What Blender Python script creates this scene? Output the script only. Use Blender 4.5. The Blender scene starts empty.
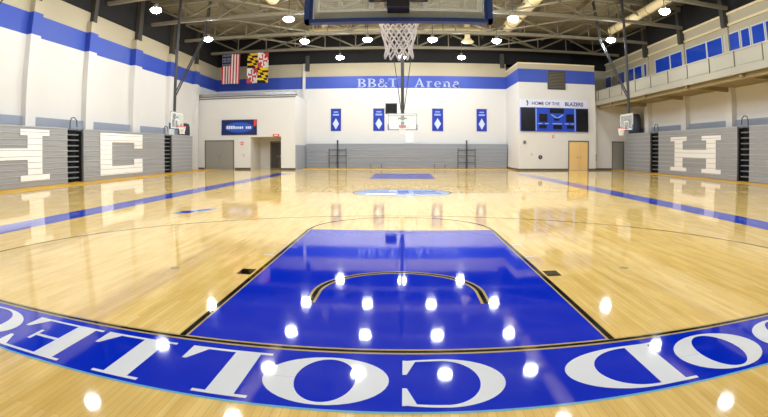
import bpy, math, random
from mathutils import Vector, Matrix
random.seed(7)
sc = bpy.context.scene
COL = sc.collection
PI = math.pi

# ------------------------------------------------------------------ camera
YAW, PITCH, ROLL = -0.0367, -0.0222, 0.0014
fw = Vector((math.sin(YAW) * math.cos(PITCH), math.cos(YAW) * math.cos(PITCH), math.sin(PITCH)))
rt = Vector((math.cos(YAW), -math.sin(YAW), 0))
up = rt.cross(fw)
rt2 = rt * math.cos(ROLL) + up * math.sin(ROLL)
up2 = -rt * math.sin(ROLL) + up * math.cos(ROLL)
cam = bpy.data.cameras.new('camera')
cam_o = bpy.data.objects.new('camera', cam)
COL.objects.link(cam_o)
M3 = Matrix((rt2, up2, -fw)).transposed()
cam_o.matrix_world = Matrix.Translation((0.0458, -3.5198, 1.5919)) @ M3.to_4x4()
cam.type = 'PANO'
cam.panorama_type = 'FISHEYE_LENS_POLYNOMIAL'      # a real wide lens, slightly barrel shaped
cam.sensor_fit = 'HORIZONTAL'
cam.sensor_width = 36.0
U = 100 * 36.0 / 768
cam.fisheye_fov = math.radians(180)
cam.fisheye_polynomial_k0 = 0
cam.fisheye_polynomial_k1 = -1.0 / (4.771 * U)
cam.fisheye_polynomial_k2 = 0
cam.fisheye_polynomial_k3 = -0.000154 / U ** 3
cam.fisheye_polynomial_k4 = 0
cam.shift_x = (384 - 385.7) / 768
cam.shift_y = (160.6 - 208.5) / 417
cam.clip_start = 0.05
cam.clip_end = 300
sc.camera = cam_o

# ------------------------------------------------------------------ world, exposure
w = bpy.data.worlds.new('world'); sc.world = w; w.use_nodes = True
w.node_tree.nodes['Background'].inputs[0].default_value = (0.8, 0.85, 1, 1)
w.node_tree.nodes['Background'].inputs[1].default_value = 0.05
sc.view_settings.view_transform = 'Standard'
sc.view_settings.look = 'None'
sc.view_settings.gamma = 1
sc.view_settings.use_curve_mapping = False
sc.view_settings.exposure = 0.22
sc.cycles.use_denoising = True
sc.cycles.max_bounces = 10
sc.cycles.diffuse_bounces = 6
sc.cycles.sample_clamp_indirect = 8
LAMP = 150.0

# ------------------------------------------------------------------ materials
def srgb(r, g, b):
    f = lambda c: (c / 255 / 12.92) if c / 255 <= 0.04045 else ((c / 255 + 0.055) / 1.055) ** 2.4
    return (f(r), f(g), f(b), 1)

def mat(name, col, rough=0.6, metal=0.0, coat=0.0, coat_rough=0.03, noise=0.0, scale=6.0, emit=None, strength=0, alpha=1.0, spec=0.5):
    m = bpy.data.materials.new(name); m.use_nodes = True
    nt = m.node_tree; b = nt.nodes['Principled BSDF']
    b.inputs['Base Color'].default_value = col
    b.inputs['Roughness'].default_value = rough
    b.inputs['Metallic'].default_value = metal
    b.inputs['Coat Weight'].default_value = coat
    b.inputs['Coat Roughness'].default_value = coat_rough
    b.inputs['Specular IOR Level'].default_value = spec
    if coat: b.inputs['Coat IOR'].default_value = 1.4
    b.inputs['Alpha'].default_value = alpha
    if noise:
        tc = nt.nodes.new('ShaderNodeTexCoord'); n = nt.nodes.new('ShaderNodeTexNoise')
        n.inputs['Scale'].default_value = scale; n.inputs['Detail'].default_value = 4
        nt.links.new(tc.outputs['Object'], n.inputs['Vector'])
        mx = nt.nodes.new('ShaderNodeMix'); mx.data_type = 'RGBA'
        mx.inputs[6].default_value = tuple(c * (1 - noise) for c in col[:3]) + (1,)
        mx.inputs[7].default_value = tuple(min(1, c * (1 + noise)) for c in col[:3]) + (1,)
        nt.links.new(n.outputs['Fac'], mx.inputs[0])
        nt.links.new(mx.outputs[2], b.inputs['Base Color'])
    if emit:
        b.inputs['Emission Color'].default_value = emit
        b.inputs['Emission Strength'].default_value = strength
    return m

def wood_mat(name, c1, c2, c3, rough=0.30, coat=1.0):
    """Strip maple: boards 57 mm wide run along the hall, each its own tone, under a clear varnish."""
    m = bpy.data.materials.new(name); m.use_nodes = True
    nt = m.node_tree; b = nt.nodes['Principled BSDF']; L = nt.links
    tc = nt.nodes.new('ShaderNodeTexCoord')
    mp = nt.nodes.new('ShaderNodeMapping'); mp.inputs['Rotation'].default_value = (0, 0, PI / 2)
    L.new(tc.outputs['Object'], mp.inputs['Vector'])
    br = nt.nodes.new('ShaderNodeTexBrick')
    br.inputs['Color1'].default_value = c1; br.inputs['Color2'].default_value = c2
    br.inputs['Mortar'].default_value = c3
    br.inputs['Scale'].default_value = 1.0
    br.inputs['Mortar Size'].default_value = 0.0016
    br.inputs['Brick Width'].default_value = 0.95
    br.inputs['Row Height'].default_value = 0.057
    br.offset = 0.37
    L.new(mp.outputs[0], br.inputs['Vector'])
    mp2 = nt.nodes.new('ShaderNodeMapping'); mp2.inputs['Scale'].default_value = (7, 1.0, 1)
    L.new(tc.outputs['Object'], mp2.inputs['Vector'])
    n = nt.nodes.new('ShaderNodeTexNoise'); n.inputs['Scale'].default_value = 1.0; n.inputs['Detail'].default_value = 6
    L.new(mp2.outputs[0], n.inputs['Vector'])
    rmp = nt.nodes.new('ShaderNodeValToRGB')
    rmp.color_ramp.elements[0].position = 0.3; rmp.color_ramp.elements[0].color = (0.80, 0.72, 0.56, 1)
    rmp.color_ramp.elements[1].position = 0.62; rmp.color_ramp.elements[1].color = (1, 1, 1, 1)
    L.new(n.outputs['Fac'], rmp.inputs[0])
    mx = nt.nodes.new('ShaderNodeMix'); mx.data_type = 'RGBA'; mx.blend_type = 'MULTIPLY'; mx.inputs[0].default_value = 0.8
    L.new(br.outputs['Color'], mx.inputs[6]); L.new(rmp.outputs[0], mx.inputs[7])
    L.new(mx.outputs[2], b.inputs['Base Color'])
    b.inputs['Roughness'].default_value = rough
    b.inputs['Specular IOR Level'].default_value = 0.0
    b.inputs['Coat Weight'].default_value = coat
    b.inputs['Coat Roughness'].default_value = 0.05
    b.inputs['Coat IOR'].default_value = 1.43
    return m

M = {}
M['wood'] = wood_mat('maple strip floor', srgb(255, 222, 144), srgb(248, 208, 122), srgb(222, 180, 104))
M['amber'] = wood_mat('amber stained border', srgb(240, 192, 84), srgb(230, 180, 70), srgb(196, 146, 60), 0.5, 0.3)
FL = dict(rough=0.5, coat=1.0, coat_rough=0.045, spec=0.0)
M['blue_floor'] = mat('royal blue court paint', srgb(0, 42, 200), noise=0.06, scale=3, **FL)
M['stripe_floor'] = mat('blue sideline paint', srgb(52, 78, 200), noise=0.05, scale=3, **FL)
M['white_floor'] = mat('white court paint', srgb(236, 238, 242), **FL)
M['black_floor'] = mat('black court paint', srgb(22, 20, 20), **FL)
M['tan_floor'] = mat('tan line edging', srgb(200, 176, 120), **FL)
M['cyan_floor'] = mat('light cyan edging', srgb(120, 190, 220), **FL)
M['lilac_floor'] = mat('pale blue court paint', srgb(150, 180, 235), **FL)
M['wall'] = mat('white painted block wall', srgb(222, 221, 219), 0.55, noise=0.03, scale=0.8)
M['wall_up'] = mat('cream upper wall', srgb(186, 176, 150), 0.6, noise=0.03, scale=0.8)  # darker, warmer tone than the lower wall white
M['stripe'] = mat('blue wall paint', srgb(50, 78, 182), 0.5, noise=0.04, scale=1)
M['dark'] = mat('near black painted upper wall', srgb(24, 24, 26), 0.9)
M['deck'] = mat('olive steel roof deck', srgb(122, 115, 92), 0.7, noise=0.08, scale=0.7)
M['truss'] = mat('olive grey painted steel', srgb(120, 113, 94), 0.55)
M['post'] = mat('dark brown painted steel', srgb(62, 58, 52), 0.6)
M['duct'] = mat('cream painted duct', srgb(232, 216, 172), 0.45)
M['grey_row'] = mat('grey bleacher plastic', srgb(162, 165, 171), 0.5, noise=0.05, scale=5)
M['grey_nose'] = mat('light grey bleacher nosing', srgb(186, 189, 194), 0.4)
M['grey_blue'] = mat('blue grey panel', srgb(150, 158, 173), 0.5, noise=0.04, scale=2)
M['letter'] = mat('white letter panel', srgb(255, 255, 255), 0.4)
M['slot'] = mat('black bleacher gap', srgb(24, 24, 28), 0.9)
M['tread'] = mat('grey step tread', srgb(120, 126, 134), 0.5)
M['rail'] = mat('dark grey steel rail', srgb(70, 76, 84), 0.4, metal=0.4)
M['navy'] = mat('navy padding', srgb(34, 68, 140), 0.55)
M['glass'] = mat('backboard glass', (0.85, 0.93, 0.92, 1), 0.05, alpha=0.22)
M['white_mark'] = mat('white backboard marking', srgb(240, 244, 240), 0.4)
M['steel_dark'] = mat('black goal steel', srgb(26, 26, 32), 0.5, metal=0.2)
M['mast'] = mat('grey goal mast steel', srgb(58, 58, 62), 0.5, metal=0.2)
M['orange'] = mat('orange rim paint', srgb(240, 70, 40), 0.4)
M['net'] = mat('white nylon net', srgb(250, 248, 246), 0.7)
M['lens'] = mat('lamp dome', (1, 1, 1, 1), 0.5, emit=(0.91, 0.965, 1.0, 1), strength=LAMP)
M['housing'] = mat('lamp housing', srgb(190, 188, 180), 0.4, metal=0.3)
M['door_grey'] = mat('grey painted door', srgb(146, 144, 138), 0.5)
M['door_dark'] = mat('dark grey door', srgb(74, 70, 68), 0.45)
M['door_tan'] = mat('tan wooden door', srgb(236, 200, 134), 0.45, noise=0.05, scale=8)
M['frame'] = mat('grey door frame', srgb(110, 108, 104), 0.5)
M['base'] = mat('dark rubber baseboard', srgb(84, 80, 74), 0.6)
M['banner'] = mat('blue banner cloth', srgb(38, 60, 176), 0.8)
M['banner_w'] = mat('pale banner print', srgb(206, 222, 248), 0.8)
M['board_w'] = mat('white sign panel', srgb(226, 230, 250), 0.4)
M['board_b'] = mat('scoreboard blue', srgb(14, 66, 200), 0.4)
M['board_k'] = mat('scoreboard black', srgb(8, 12, 26), 0.25)
M['wall_letter'] = mat('pale lilac letter', srgb(176, 188, 236), 0.5)
M['frame_light'] = mat('light grey board frame', srgb(176, 184, 186), 0.4)
M['print_navy'] = mat('navy print', srgb(34, 40, 130), 0.5)
M['print_lb'] = mat('light blue print', srgb(150, 180, 250), 0.5)
M['louver'] = mat('bronze louver', srgb(104, 96, 78), 0.5)
M['win'] = mat('blue window glass', srgb(34, 74, 190), 0.08, coat=1.0)
M['mullion'] = mat('pale window frame', srgb(206, 208, 204), 0.5)
M['balc'] = mat('beige balcony fascia', srgb(158, 154, 138), 0.5)
M['screen'] = mat('railing infill', srgb(196, 196, 184), 0.4, alpha=0.82)
M['under'] = mat('olive soffit', srgb(150, 138, 104), 0.7)
M['sheet'] = mat('dark slate cover', srgb(54, 60, 74), 0.7)
M['red'] = mat('red plastic', srgb(214, 60, 44), 0.4)
M['white'] = mat('white plastic', srgb(240, 240, 238), 0.4)
M['chrome'] = mat('brushed steel', srgb(170, 170, 172), 0.3, metal=0.8)
M['sign_navy'] = mat('dark blue sign print', srgb(12, 28, 92), 0.35)
M['sign_blue'] = mat('bright blue sign print', srgb(24, 84, 200), 0.35)

# ------------------------------------------------------------------ mesh helpers
class MB:
    def __init__(s): s.v = []; s.f = []; s.mi = []; s.cur = 0
    def add(s, vs, fs):
        n = len(s.v); s.v += [tuple(v) for v in vs]
        for f in fs: s.f.append([i + n for i in f]); s.mi.append(s.cur)
        return s
    def box(s, x0, x1, y0, y1, z0, z1):
        vs = [(x, y, z) for x in (x0, x1) for y in (y0, y1) for z in (z0, z1)]
        return s.add(vs, [(0, 1, 3, 2), (4, 6, 7, 5), (0, 4, 5, 1), (2, 3, 7, 6), (0, 2, 6, 4), (1, 5, 7, 3)])
    def bar(s, a, b, w, h=None):
        a = Vector(a); b = Vector(b); d = (b - a).normalized(); h = h or w
        u = d.cross(Vector((0, 0, 1)))
        if u.length < 1e-3: u = Vector((1, 0, 0))
        u.normalize(); v = u.cross(d)
        vs = [p + u * (i * w / 2) + v * (j * h / 2) for p in (a, b) for i, j in ((-1, -1), (1, -1), (1, 1), (-1, 1))]
        return s.add(vs, [(3, 2, 1, 0), (4, 5, 6, 7), (0, 1, 5, 4), (1, 2, 6, 5), (2, 3, 7, 6), (3, 0, 4, 7)])
    def tube(s, pts, r, n=8, close=False, caps=True):
        pts = [Vector(p) for p in pts]; m = len(pts); base = len(s.v); rs = r if isinstance(r, list) else [r] * m
        prev = None
        for i, p in enumerate(pts):
            if close: d = (pts[(i + 1) % m] - pts[i - 1]).normalized()
            else: d = (pts[min(i + 1, m - 1)] - pts[max(i - 1, 0)]).normalized()
            if prev is None:
                u = d.cross(Vector((0, 0, 1)))
                if u.length < 1e-3: u = Vector((1, 0, 0))
            else: u = prev - d * prev.dot(d)
            u.normalize(); prev = u; v = d.cross(u)
            for k in range(n):
                a = 2 * PI * k / n
                s.v.append(tuple(p + (u * math.cos(a) + v * math.sin(a)) * rs[i]))
        for i in range(m if close else m - 1):
            j = (i + 1) % m
            for k in range(n):
                s.f.append([base + i * n + k, base + i * n + (k + 1) % n, base + j * n + (k + 1) % n, base + j * n + k]); s.mi.append(s.cur)
        if caps and not close:
            s.f.append([base + k for k in range(n)][::-1]); s.mi.append(s.cur)
            s.f.append([base + (m - 1) * n + k for k in range(n)]); s.mi.append(s.cur)
        return s
    def lathe(s, prof, c=(0, 0, 0), n=20):
        base = len(s.v)
        for r, z in prof:
            for k in range(n):
                a = 2 * PI * k / n; s.v.append((c[0] + r * math.cos(a), c[1] + r * math.sin(a), c[2] + z))
        for i in range(len(prof) - 1):
            for k in range(n):
                s.f.append([base + i * n + k, base + i * n + (k + 1) % n, base + (i + 1) * n + (k + 1) % n, base + (i + 1) * n + k]); s.mi.append(s.cur)
        return s
    def prism(s, poly, fn, t0, t1):
        """poly: 2D points; fn(u, v, t) -> 3D"""
        n = len(poly)
        vs = [fn(u, v, t0) for u, v in poly] + [fn(u, v, t1) for u, v in poly]
        fs = [list(range(n))[::-1], list(range(n, 2 * n))] + [[i, (i + 1) % n, n + (i + 1) % n, n + i] for i in range(n)]
        return s.add(vs, fs)

def obj(name, mb, m, parent=None, smooth=False, off=(0, 0, 0)):
    me = bpy.data.meshes.new(name)
    vs = [(v[0] - off[0], v[1] - off[1], v[2] - off[2]) for v in mb.v]
    me.from_pydata(vs, [], mb.f); me.update()
    for x in (m if isinstance(m, (list, tuple)) else [m]): me.materials.append(M[x])
    for p, i in zip(me.polygons, mb.mi): p.material_index = i
    if smooth: me.polygons.foreach_set('use_smooth', [True] * len(me.polygons))
    import bmesh
    bm = bmesh.new(); bm.from_mesh(me); bmesh.ops.recalc_face_normals(bm, faces=bm.faces); bm.to_mesh(me); bm.free()
    o = bpy.data.objects.new(name, me); COL.objects.link(o)
    if parent: o.parent = parent
    return o

def tag(o, label, cat, group=None, kind=None):
    o['label'] = label; o['category'] = cat
    if group: o['group'] = group
    if kind: o['kind'] = kind
    return o

def thing(name, label, cat, loc=(0, 0, 0), rz=0, group=None):
    o = bpy.data.objects.new(name, None); COL.objects.link(o)
    o.empty_display_size = 0.2
    o.location = loc; o.rotation_euler = (0, 0, rz)
    return tag(o, label, cat, group)

def struct(name, mb, m, label=None, parent=None, smooth=False):
    o = obj(name, mb, m, parent, smooth)
    if not parent:
        o['kind'] = 'structure'; o['category'] = name.split('_')[0]
    if label: o['label'] = label
    return o

def dup(root, loc, rz=0, label=None, group=None):
    r = root.copy(); COL.objects.link(r); r.location = loc; r.rotation_euler = (0, 0, rz)
    if label: r['label'] = label
    if group: r['group'] = group
    for ch in list(root.children):
        c = ch.copy(); COL.objects.link(c); c.parent = r
        for g in list(ch.children):
            d = g.copy(); COL.objects.link(d); d.parent = c
    return r

# ------------------------------------------------------------------ glyphs (serif capitals built as outlines in a unit box)
def R(x0, y0, x1, y1): return [[(x0, y0), (x1, y0), (x1, y1), (x0, y1)]]
def ring(cx, cy, rx, ry, ix, iy, a0=0, a1=360, n=40, icx=None):
    out = []; icx = cx if icx is None else icx
    for k in range(n):
        p = math.radians(a0 + (a1 - a0) * k / n); q = math.radians(a0 + (a1 - a0) * (k + 1) / n)
        out.append([(cx + rx * math.cos(p), cy + ry * math.sin(p)), (cx + rx * math.cos(q), cy + ry * math.sin(q)),
                    (icx + ix * math.cos(q), cy + iy * math.sin(q)), (icx + ix * math.cos(p), cy + iy * math.sin(p))])
    return out
T_ = 0.05
def glyph(c):
    if c == 'H': return R(.1, 0, .32, 1) + R(.68, 0, .9, 1) + R(0, 0, .42, T_) + R(0, 1 - T_, .42, 1) + R(.58, 0, 1, T_) + R(.58, 1 - T_, 1, 1) + R(.3, .47, .7, .54)
    if c == 'O': return ring(.5, .5, .5, .5, .24, .45)
    if c == 'C': return ring(.58, .5, .58, .5, .34, .455, 90, 270) + ring(.58, .5, .9, .5, .95, .455, 66, 90, 8) + ring(.58, .5, .9, .5, .95, .455, 270, 294, 8) + [[(.84, .95), (.97, .97), (.97, .64), (.93, .64)], [(.93, .36), (.97, .36), (.97, .03), (.84, .05)]]
    if c == 'D': return R(.1, 0, .33, 1) + R(0, 0, .4, T_) + R(0, 1 - T_, .4, 1) + ring(.36, .5, .64, .5, .38, .45, -90, 90)
    if c == 'L': return R(.14, 0, .44, 1) + R(0, 1 - T_, .58, 1) + R(0, 0, 1, T_) + [[(.78, T_), (1, T_), (1, .34), (.95, .34)]]
    if c == 'E': return R(.1, 0, .36, 1) + R(0, 0, 1, T_) + R(0, 1 - T_, .96, 1) + R(.3, .48, .7, .54) + [[(.8, T_), (1, T_), (1, .34), (.95, .34)], [(.8, 1 - T_), (.91, .68), (.96, .68), (.96, 1 - T_)]] + R(.66, .36, .71, .66)
    if c == 'G': return ring(.58, .5, .58, .5, .34, .455, 90, 270) + ring(.58, .5, .9, .5, .95, .455, 66, 90, 8) + ring(.58, .5, .9, .5, .95, .455, 270, 294, 8) + R(.92, .64, .98, .98) + R(.72, .02, .95, .42) + R(.6, .4, 1, .45)
    if c == 'B': return R(.1, 0, .32, 1) + R(0, 0, .4, .07) + R(0, .93, .4, 1) + ring(.38, .745, .5, .255, .28, .19, -90, 90, 14) + ring(.38, .26, .6, .26, .36, .19, -90, 90, 14)
    if c == 'T': return R(.39, 0, .61, 1) + R(.25, 0, .75, .07) + R(0, .92, 1, 1) + R(0, .7, .06, 1) + R(.94, .7, 1, 1)
    if c == '&': return ring(.42, .76, .24, .24, .12, .16, 0, 360, 16) + ring(.38, .27, .36, .27, .2, .2, 0, 360, 18) + [[(.28, .7), (.42, .74), (1, .02), (.8, 0)]] + R(.75, .45, 1, .52)
    if c == 'A': return [[(.06, 0), (.16, 0), (.52, .9), (.46, 1)], [(.42, 1), (.54, 1), (.94, 0), (.7, 0)]] + R(0, 0, .28, .07) + R(.6, 0, 1, .07) + R(.22, .3, .72, .37)
    if c == 'r': return R(.2, 0, .48, .68) + R(.05, 0, .65, .06) + R(.05, .62, .4, .68) + ring(.68, .42, .32, .26, .16, .18, 40, 170, 8)
    if c == 'e': return ring(.5, .34, .48, .34, .25, .29, 0, 318, 22) + R(.1, .34, .97, .40)
    if c == 'n': return R(.12, 0, .36, .68) + R(0, 0, .46, .06) + R(0, .62, .3, .68) + ring(.5, .4, .36, .28, .14, .2, 0, 180, 12) + R(.64, 0, .86, .42) + R(.56, 0, 1, .06)
    if c == 'a': return ring(.42, .2, .4, .2, .2, .14, 0, 360, 18) + R(.6, 0, .84, .48) + ring(.5, .44, .34, .24, .16, .17, 0, 165, 12) + R(.6, 0, 1, .06)
    return []

# ------------------------------------------------------------------ structure: room
XL, XR, YB = -17.4, 20.0, 38.6
ZD = 12.0
Y0 = -9.0
struct('floor', MB().box(XL - .3, XR + .3, Y0 - .3, 42, -0.2, 0), 'wood', 'glossy pale maple strip basketball floor')
fl = bpy.data.objects['floor']

def mark(name, polys, m, z, label=None):
    mb = MB()
    for k, p in enumerate(polys):
        q = z + (k * .00002 if 'letter' in name else 0)
        mb.add([(x, y, q) for x, y in p], [list(range(len(p)))])
    o = obj(name, mb, m, fl)
    if label: o['label'] = label
    return o
def mrect(x0, y0, x1, y1): return [[(x0, y0), (x1, y0), (x1, y1), (x0, y1)]]
def arc(cx, cy, r, wd, a0, a1, n=48):
    return ring(cx, cy, r + wd / 2, r + wd / 2, r - wd / 2, r - wd / 2, a0, a1, n)
# stained border beside the bleachers
mark('stained_border', mrect(XL, Y0, -14.75, 33.6) + mrect(17.3, Y0, XR, 34.2) + mrect(-8.4, 34.0, 9.2, YB), 'amber', 0.001)
# blue border along baseline and sidelines
mark('baseline_band', mrect(-8.55, -0.935, 8.55, -0.03), 'blue_floor', 0.002, 'royal blue band along the near baseline')
mark('band_edge', mrect(-8.55, -0.96, 8.55, -0.935), 'cyan_floor', 0.002)
for s in (-1, 1):
    mark('sideline_band', mrect(s * 7.67 if s > 0 else -8.55, 0.0, 8.55 if s > 0 else -7.67, 28.6), 'stripe_floor', 0.002, 'blue stripe along the sideline')
# lane
def lane(y0, y1, sgn, far=False):
    mark('lane_paint', mrect(-1.83, min(y0, y1), 1.83, max(y0, y1)), 'blue_floor', 0.002, 'royal blue painted lane')
lane(0, 5.82, 1); lane(22.83, 28.65, -1)
t = .055
def line(polys_wide, polys_in, z=0.003):
    mark('line_edging', polys_wide, 'tan_floor', z)
    mark('court_line', polys_in, 'black_floor', z + 0.001)
# near baseline, lane sides, free throw line
line(mrect(-8.55, -.05, 8.55, .05), mrect(-8.55, -.022, 8.55, .022))
for s in (-1, 1):
    a, b = sorted((s * 1.79, s * 1.875)); c, d = sorted((s * 1.81, s * 1.865))
    line(mrect(a, .05, b, 5.85), mrect(c, .028, d, 5.85), 0.0035)
    # lane blocks
    a, b = sorted((s * 1.90, s * 2.09))
    mark('lane_block', mrect(a, 2.2, b, 2.47), 'black_floor', 0.003, 'black lane block beside the lane')
    for yy in (3.35, 4.25):
        a, b = sorted((s * 1.90, s * 2.06)); mark('lane_tick', mrect(a, yy, b, yy + .05), 'white_floor', 0.003)
mark('court_line', mrect(-1.86, 5.80, 1.86, 5.84), 'tan_floor', 0.0035)
line(arc(0, 1.6, .92, .11, 0, 180, 40) + mrect(-.975, 1.2, -.865, 1.6) + mrect(.865, 1.2, .975, 1.6),
     arc(0, 1.6, .92, .05, 0, 180, 40) + mrect(-.945, 1.2, -.895, 1.6) + mrect(.895, 1.2, .945, 1.6), 0.004)
def ends(cy, y5, sg):
    a0, a1 = (0, 180) if sg > 0 else (180, 360)
    mark('court_line', arc(0, y5, 1.83, .045, a0, a1), 'black_floor', 0.0032)
    mark('three_point_line', arc(0, cy, 6.33, .035, a0, a1, 90) + mrect(-6.35, min(cy, cy - sg * 1.57), -6.305, max(cy, cy - sg * 1.57)) + mrect(6.305, min(cy, cy - sg * 1.57), 6.35, max(cy, cy - sg * 1.57)), 'black_floor', 0.0032)
ends(1.6, 5.82, 1); ends(27.05, 22.83, -1)
mark('court_line', mrect(-7.67, 14.30, 7.67, 14.35), 'black_floor', 0.003)
mark('centre_circle', arc(0, 14.325, 1.83, .045, 0, 360, 64), 'black_floor', 0.0032)
# centre court logo: pale oval, its right half carrying a blue mark
mark('centre_logo', [[(1.78 * math.cos(a * PI / 24), 14.325 + 1.5 * math.sin(a * PI / 24)) for a in range(48)]], 'lilac_floor', 0.002, 'pale blue round centre court logo')
mark('centre_logo_mark', mrect(-.15, 13.6, .25, 15.0) + mrect(.45, 13.7, 1.45, 14.1) + mrect(.45, 14.5, 1.3, 14.8) + mrect(-1.2, 14.2, -.4, 14.45), 'stripe_floor', 0.0034)
mark('centre_logo_mark', mrect(-1.3, 13.3, -.2, 14.0) + mrect(-.5, 14.6, -.2, 15.4), 'white_floor', 0.0034)
# small conference mark left of the three point line
def rot(ps, cx, cy, a): return [[(cx + x * math.cos(a) - y * math.sin(a), cy + x * math.sin(a) + y * math.cos(a)) for x, y in p] for p in ps]
mark('conference_mark', rot([[(.75 * math.cos(k * PI / 16), .2 * math.sin(k * PI / 16)) for k in range(32)]], -5.38, 8.02, 1.1), 'lilac_floor', 0.003, 'small oval mark painted beyond the three point line')
mark('conference_mark', rot([[(-.28 + .2 * math.cos(k * PI / 8), .2 * math.sin(k * PI / 8)) for k in range(16)]] + mrect(.1, -.07, .55, .09) + mrect(-.65, -.05, -.5, .06), -5.38, 8.02, 1.1), 'blue_floor', 0.0036)
for x, y in ((-3.02, 2.24), (3.09, 2.38)):
    mark('floor_socket', [[(x + .07 * math.cos(k * PI / 8), y + .07 * math.sin(k * PI / 8)) for k in range(16)]], 'tan_floor', 0.003)
# baseline lettering, read from behind the far basket side
for ch, a, b in (('H', 4.08, 5.0), ('O', 3.13, 3.98), ('O', 2.21, 3.05), ('D', 1.23, 2.17),
                 ('C', .03, .77), ('O', -.93, -.04), ('L', -1.64, -.95), ('L', -2.50, -1.79), ('E', -3.38, -2.56), ('G', -4.26, -3.42), ('E', -5.1, -4.34)):
    polys = []
    for p in glyph(ch): polys.append([(b - u * (b - a), -.15 - v * .74) for u, v in p])
    mark('floor_letter', polys, 'white_floor', 0.0045, 'white letter %s painted on the baseline band' % ch)

ZT = 9.4
# left wall: white to 7.1, stripe 7.1-8.2, cream above, then dark
def banded(name, x0, x1, y0, y1, ztop=ZT, label=None, z0=0.0, face=None):
    mb = MB(); zz = [(z0, 7.1, 0), (7.1, 8.2, 1), (8.2, ztop, 2)]
    for a, b, i in zz:
        if b <= a: continue
        mb.cur = i; mb.box(x0, x1, y0, y1, a, b)
    return struct(name, mb, ['wall', 'stripe', 'wall_up'], label)
banded('wall_left', XL - .3, XL, Y0, 41, label='tall white left wall with a blue stripe')
struct('wall_left_upper', MB().box(XL - .3, XL, Y0, 41, ZT, ZD), 'dark')
banded('wall_far', XL, 9.35, YB, YB + .3, label='white far wall with a blue stripe')
struct('wall_far_upper', MB().box(XL, XR, YB + 1.4, YB + 1.7, 9.4, ZD).box(XL, 15.8, YB, YB + .3, 9.4, ZD), 'dark')
struct('wall_near', MB().box(XL, XR, Y0 - .3, Y0, 0, ZD), 'wall')
mb = MB(); mb.box(XR, XR + .3, Y0, 41, 0, 5.5); mb.cur = 1; mb.box(XR, XR + .3, Y0, 41, 5.5, 10.05)
struct('wall_right', mb, ['wall', 'wall_up'], 'cream right wall behind the balcony')
struct('wall_right_upper', MB().box(XR, XR + .3, Y0, 41, 10.05, ZD), 'dark')
struct('trim_1', MB().box(XR - .12, XR, Y0, 40, 9.25, 9.4).box(XR - .1, XR, Y0, 40, 9.95, 10.1), 'duct')
# pilasters
for i, (a, b) in enumerate(((-3.0, -2.25), (2.3, 3.05), (7.7, 8.45), (13.09, 13.82), (18.05, 18.8), (23.2, 24.1), (28.3, 29.2), (33.0, 33.7))):
    mb = MB(); mb.box(XL, -17.05, a, b, 0, 7.1); mb.cur = 1; mb.box(XL, -17.05, a, b, 7.1, 8.2); mb.cur = 2; mb.box(XL, -17.05, a, b, 8.2, 8.8)
    struct('wall_left_pilaster', mb, ['wall', 'stripe', 'wall_up'])
    struct('trim_post', MB().box(XL + .02, -17.1, a + .2, b - .2, 8.8, ZD), 'post')
for i, y in enumerate((-1.0, 4.4, 9.8, 15.0, 20.2, 25.6, 31.2)):
    struct('wall_right_pilaster', MB().box(19.6, XR, y - .33, y + .33, 0, 5.45), 'wall')
    struct('wall_right_pilaster', MB().box(19.85, XR, y - .16, y + .16, 5.63, 9.2), 'wall_up')
    struct('trim_post', MB().box(19.6, XR - .02, y - .2, y + .2, 9.2, ZD), 'post')
struct('wall_far_pilaster', MB().box(-9.0, -8.75, YB - .14, YB, 0, 9.4), 'wall')
struct('trim_post', MB().box(-8.75, -8.4, YB - .3, YB - .02, 8.7, 10.1), 'post')
struct('trim_post', MB().box(8.8, 9.15, YB - .3, YB - .02, 9.0, 10.3), 'post')

# left block: low front wall with a recess
LY = 34.0
mb = MB()
mb.box(XL, -12.4, LY, LY + .3, 0, 5.95).box(-12.4, -9.79, LY, LY + .3, 2.66, 5.95).box(-9.79, -8.6, LY, LY + .3, 0, 5.95)
mb.box(-8.9, -8.6, LY + .3, YB, 0, 5.95)
mb.box(-12.7, -12.4, LY + .3, 36.8, 0, 2.7).box(-9.79, -9.5, LY + .3, 36.8, 0, 2.7).box(-12.7, -9.5, 36.8, 37.0, 0, 2.7).box(-12.7, -9.5, LY + .3, 37.0, 2.7, 2.85)
struct('wall_left_block', mb, 'wall', 'low white block in the far left corner')
struct('wall_left_block_pad', MB().box(-8.6, -8.52, LY + .03, 37.8, .0, 2.0), 'grey_blue', 'blue grey padding on the side of the left block')
struct('ceiling_left_block', MB().box(XL, -8.6, LY, YB, 5.95, 6.02), 'wall')
struct('trim_2', MB().box(XL, -8.55, LY - .05, LY + .35, 6.02, 6.1).box(XL, -8.6, LY - .06, LY, 5.86, 5.95), 'frame', 'grey ledge capping the left block')
struct('trim_3', MB().box(XL, -8.55, LY - .02, LY + .03, 6.1, 6.32), 'chrome')
# right block
RY = 33.8
def wrap(mb, z0, z1):
    return mb.box(9.3, 16.05, RY, RY + .3, z0, z1).box(9.3, 9.6, RY + .3, YB + .3, z0, z1)
mb = MB(); wrap(mb, 0, 7.1); mb.cur = 1; wrap(mb, 7.1, 8.2); mb.cur = 2; wrap(mb, 8.2, 8.62)
struct('wall_right_block', mb, ['wall', 'stripe', 'wall_up'], 'white block in the far right corner with a blue stripe')
struct('wall_right_block_side', MB().box(15.75, 16.05, RY + .3, YB + 1.5, 0, 8.62), 'wall')
struct('ceiling_right_block', MB().box(9.28, 16.08, RY - .02, YB + 1.4, 8.62, 8.72), 'duct')
mb = MB(); mb.box(16.05, XR, 34.5, 34.8, 0, 5.45); mb.cur = 1; mb.box(16.05, XR, YB + 1.4, YB + 1.7, 5.4, 9.4)
struct('wall_far_right', mb, ['wall', 'wall_up'])
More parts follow.
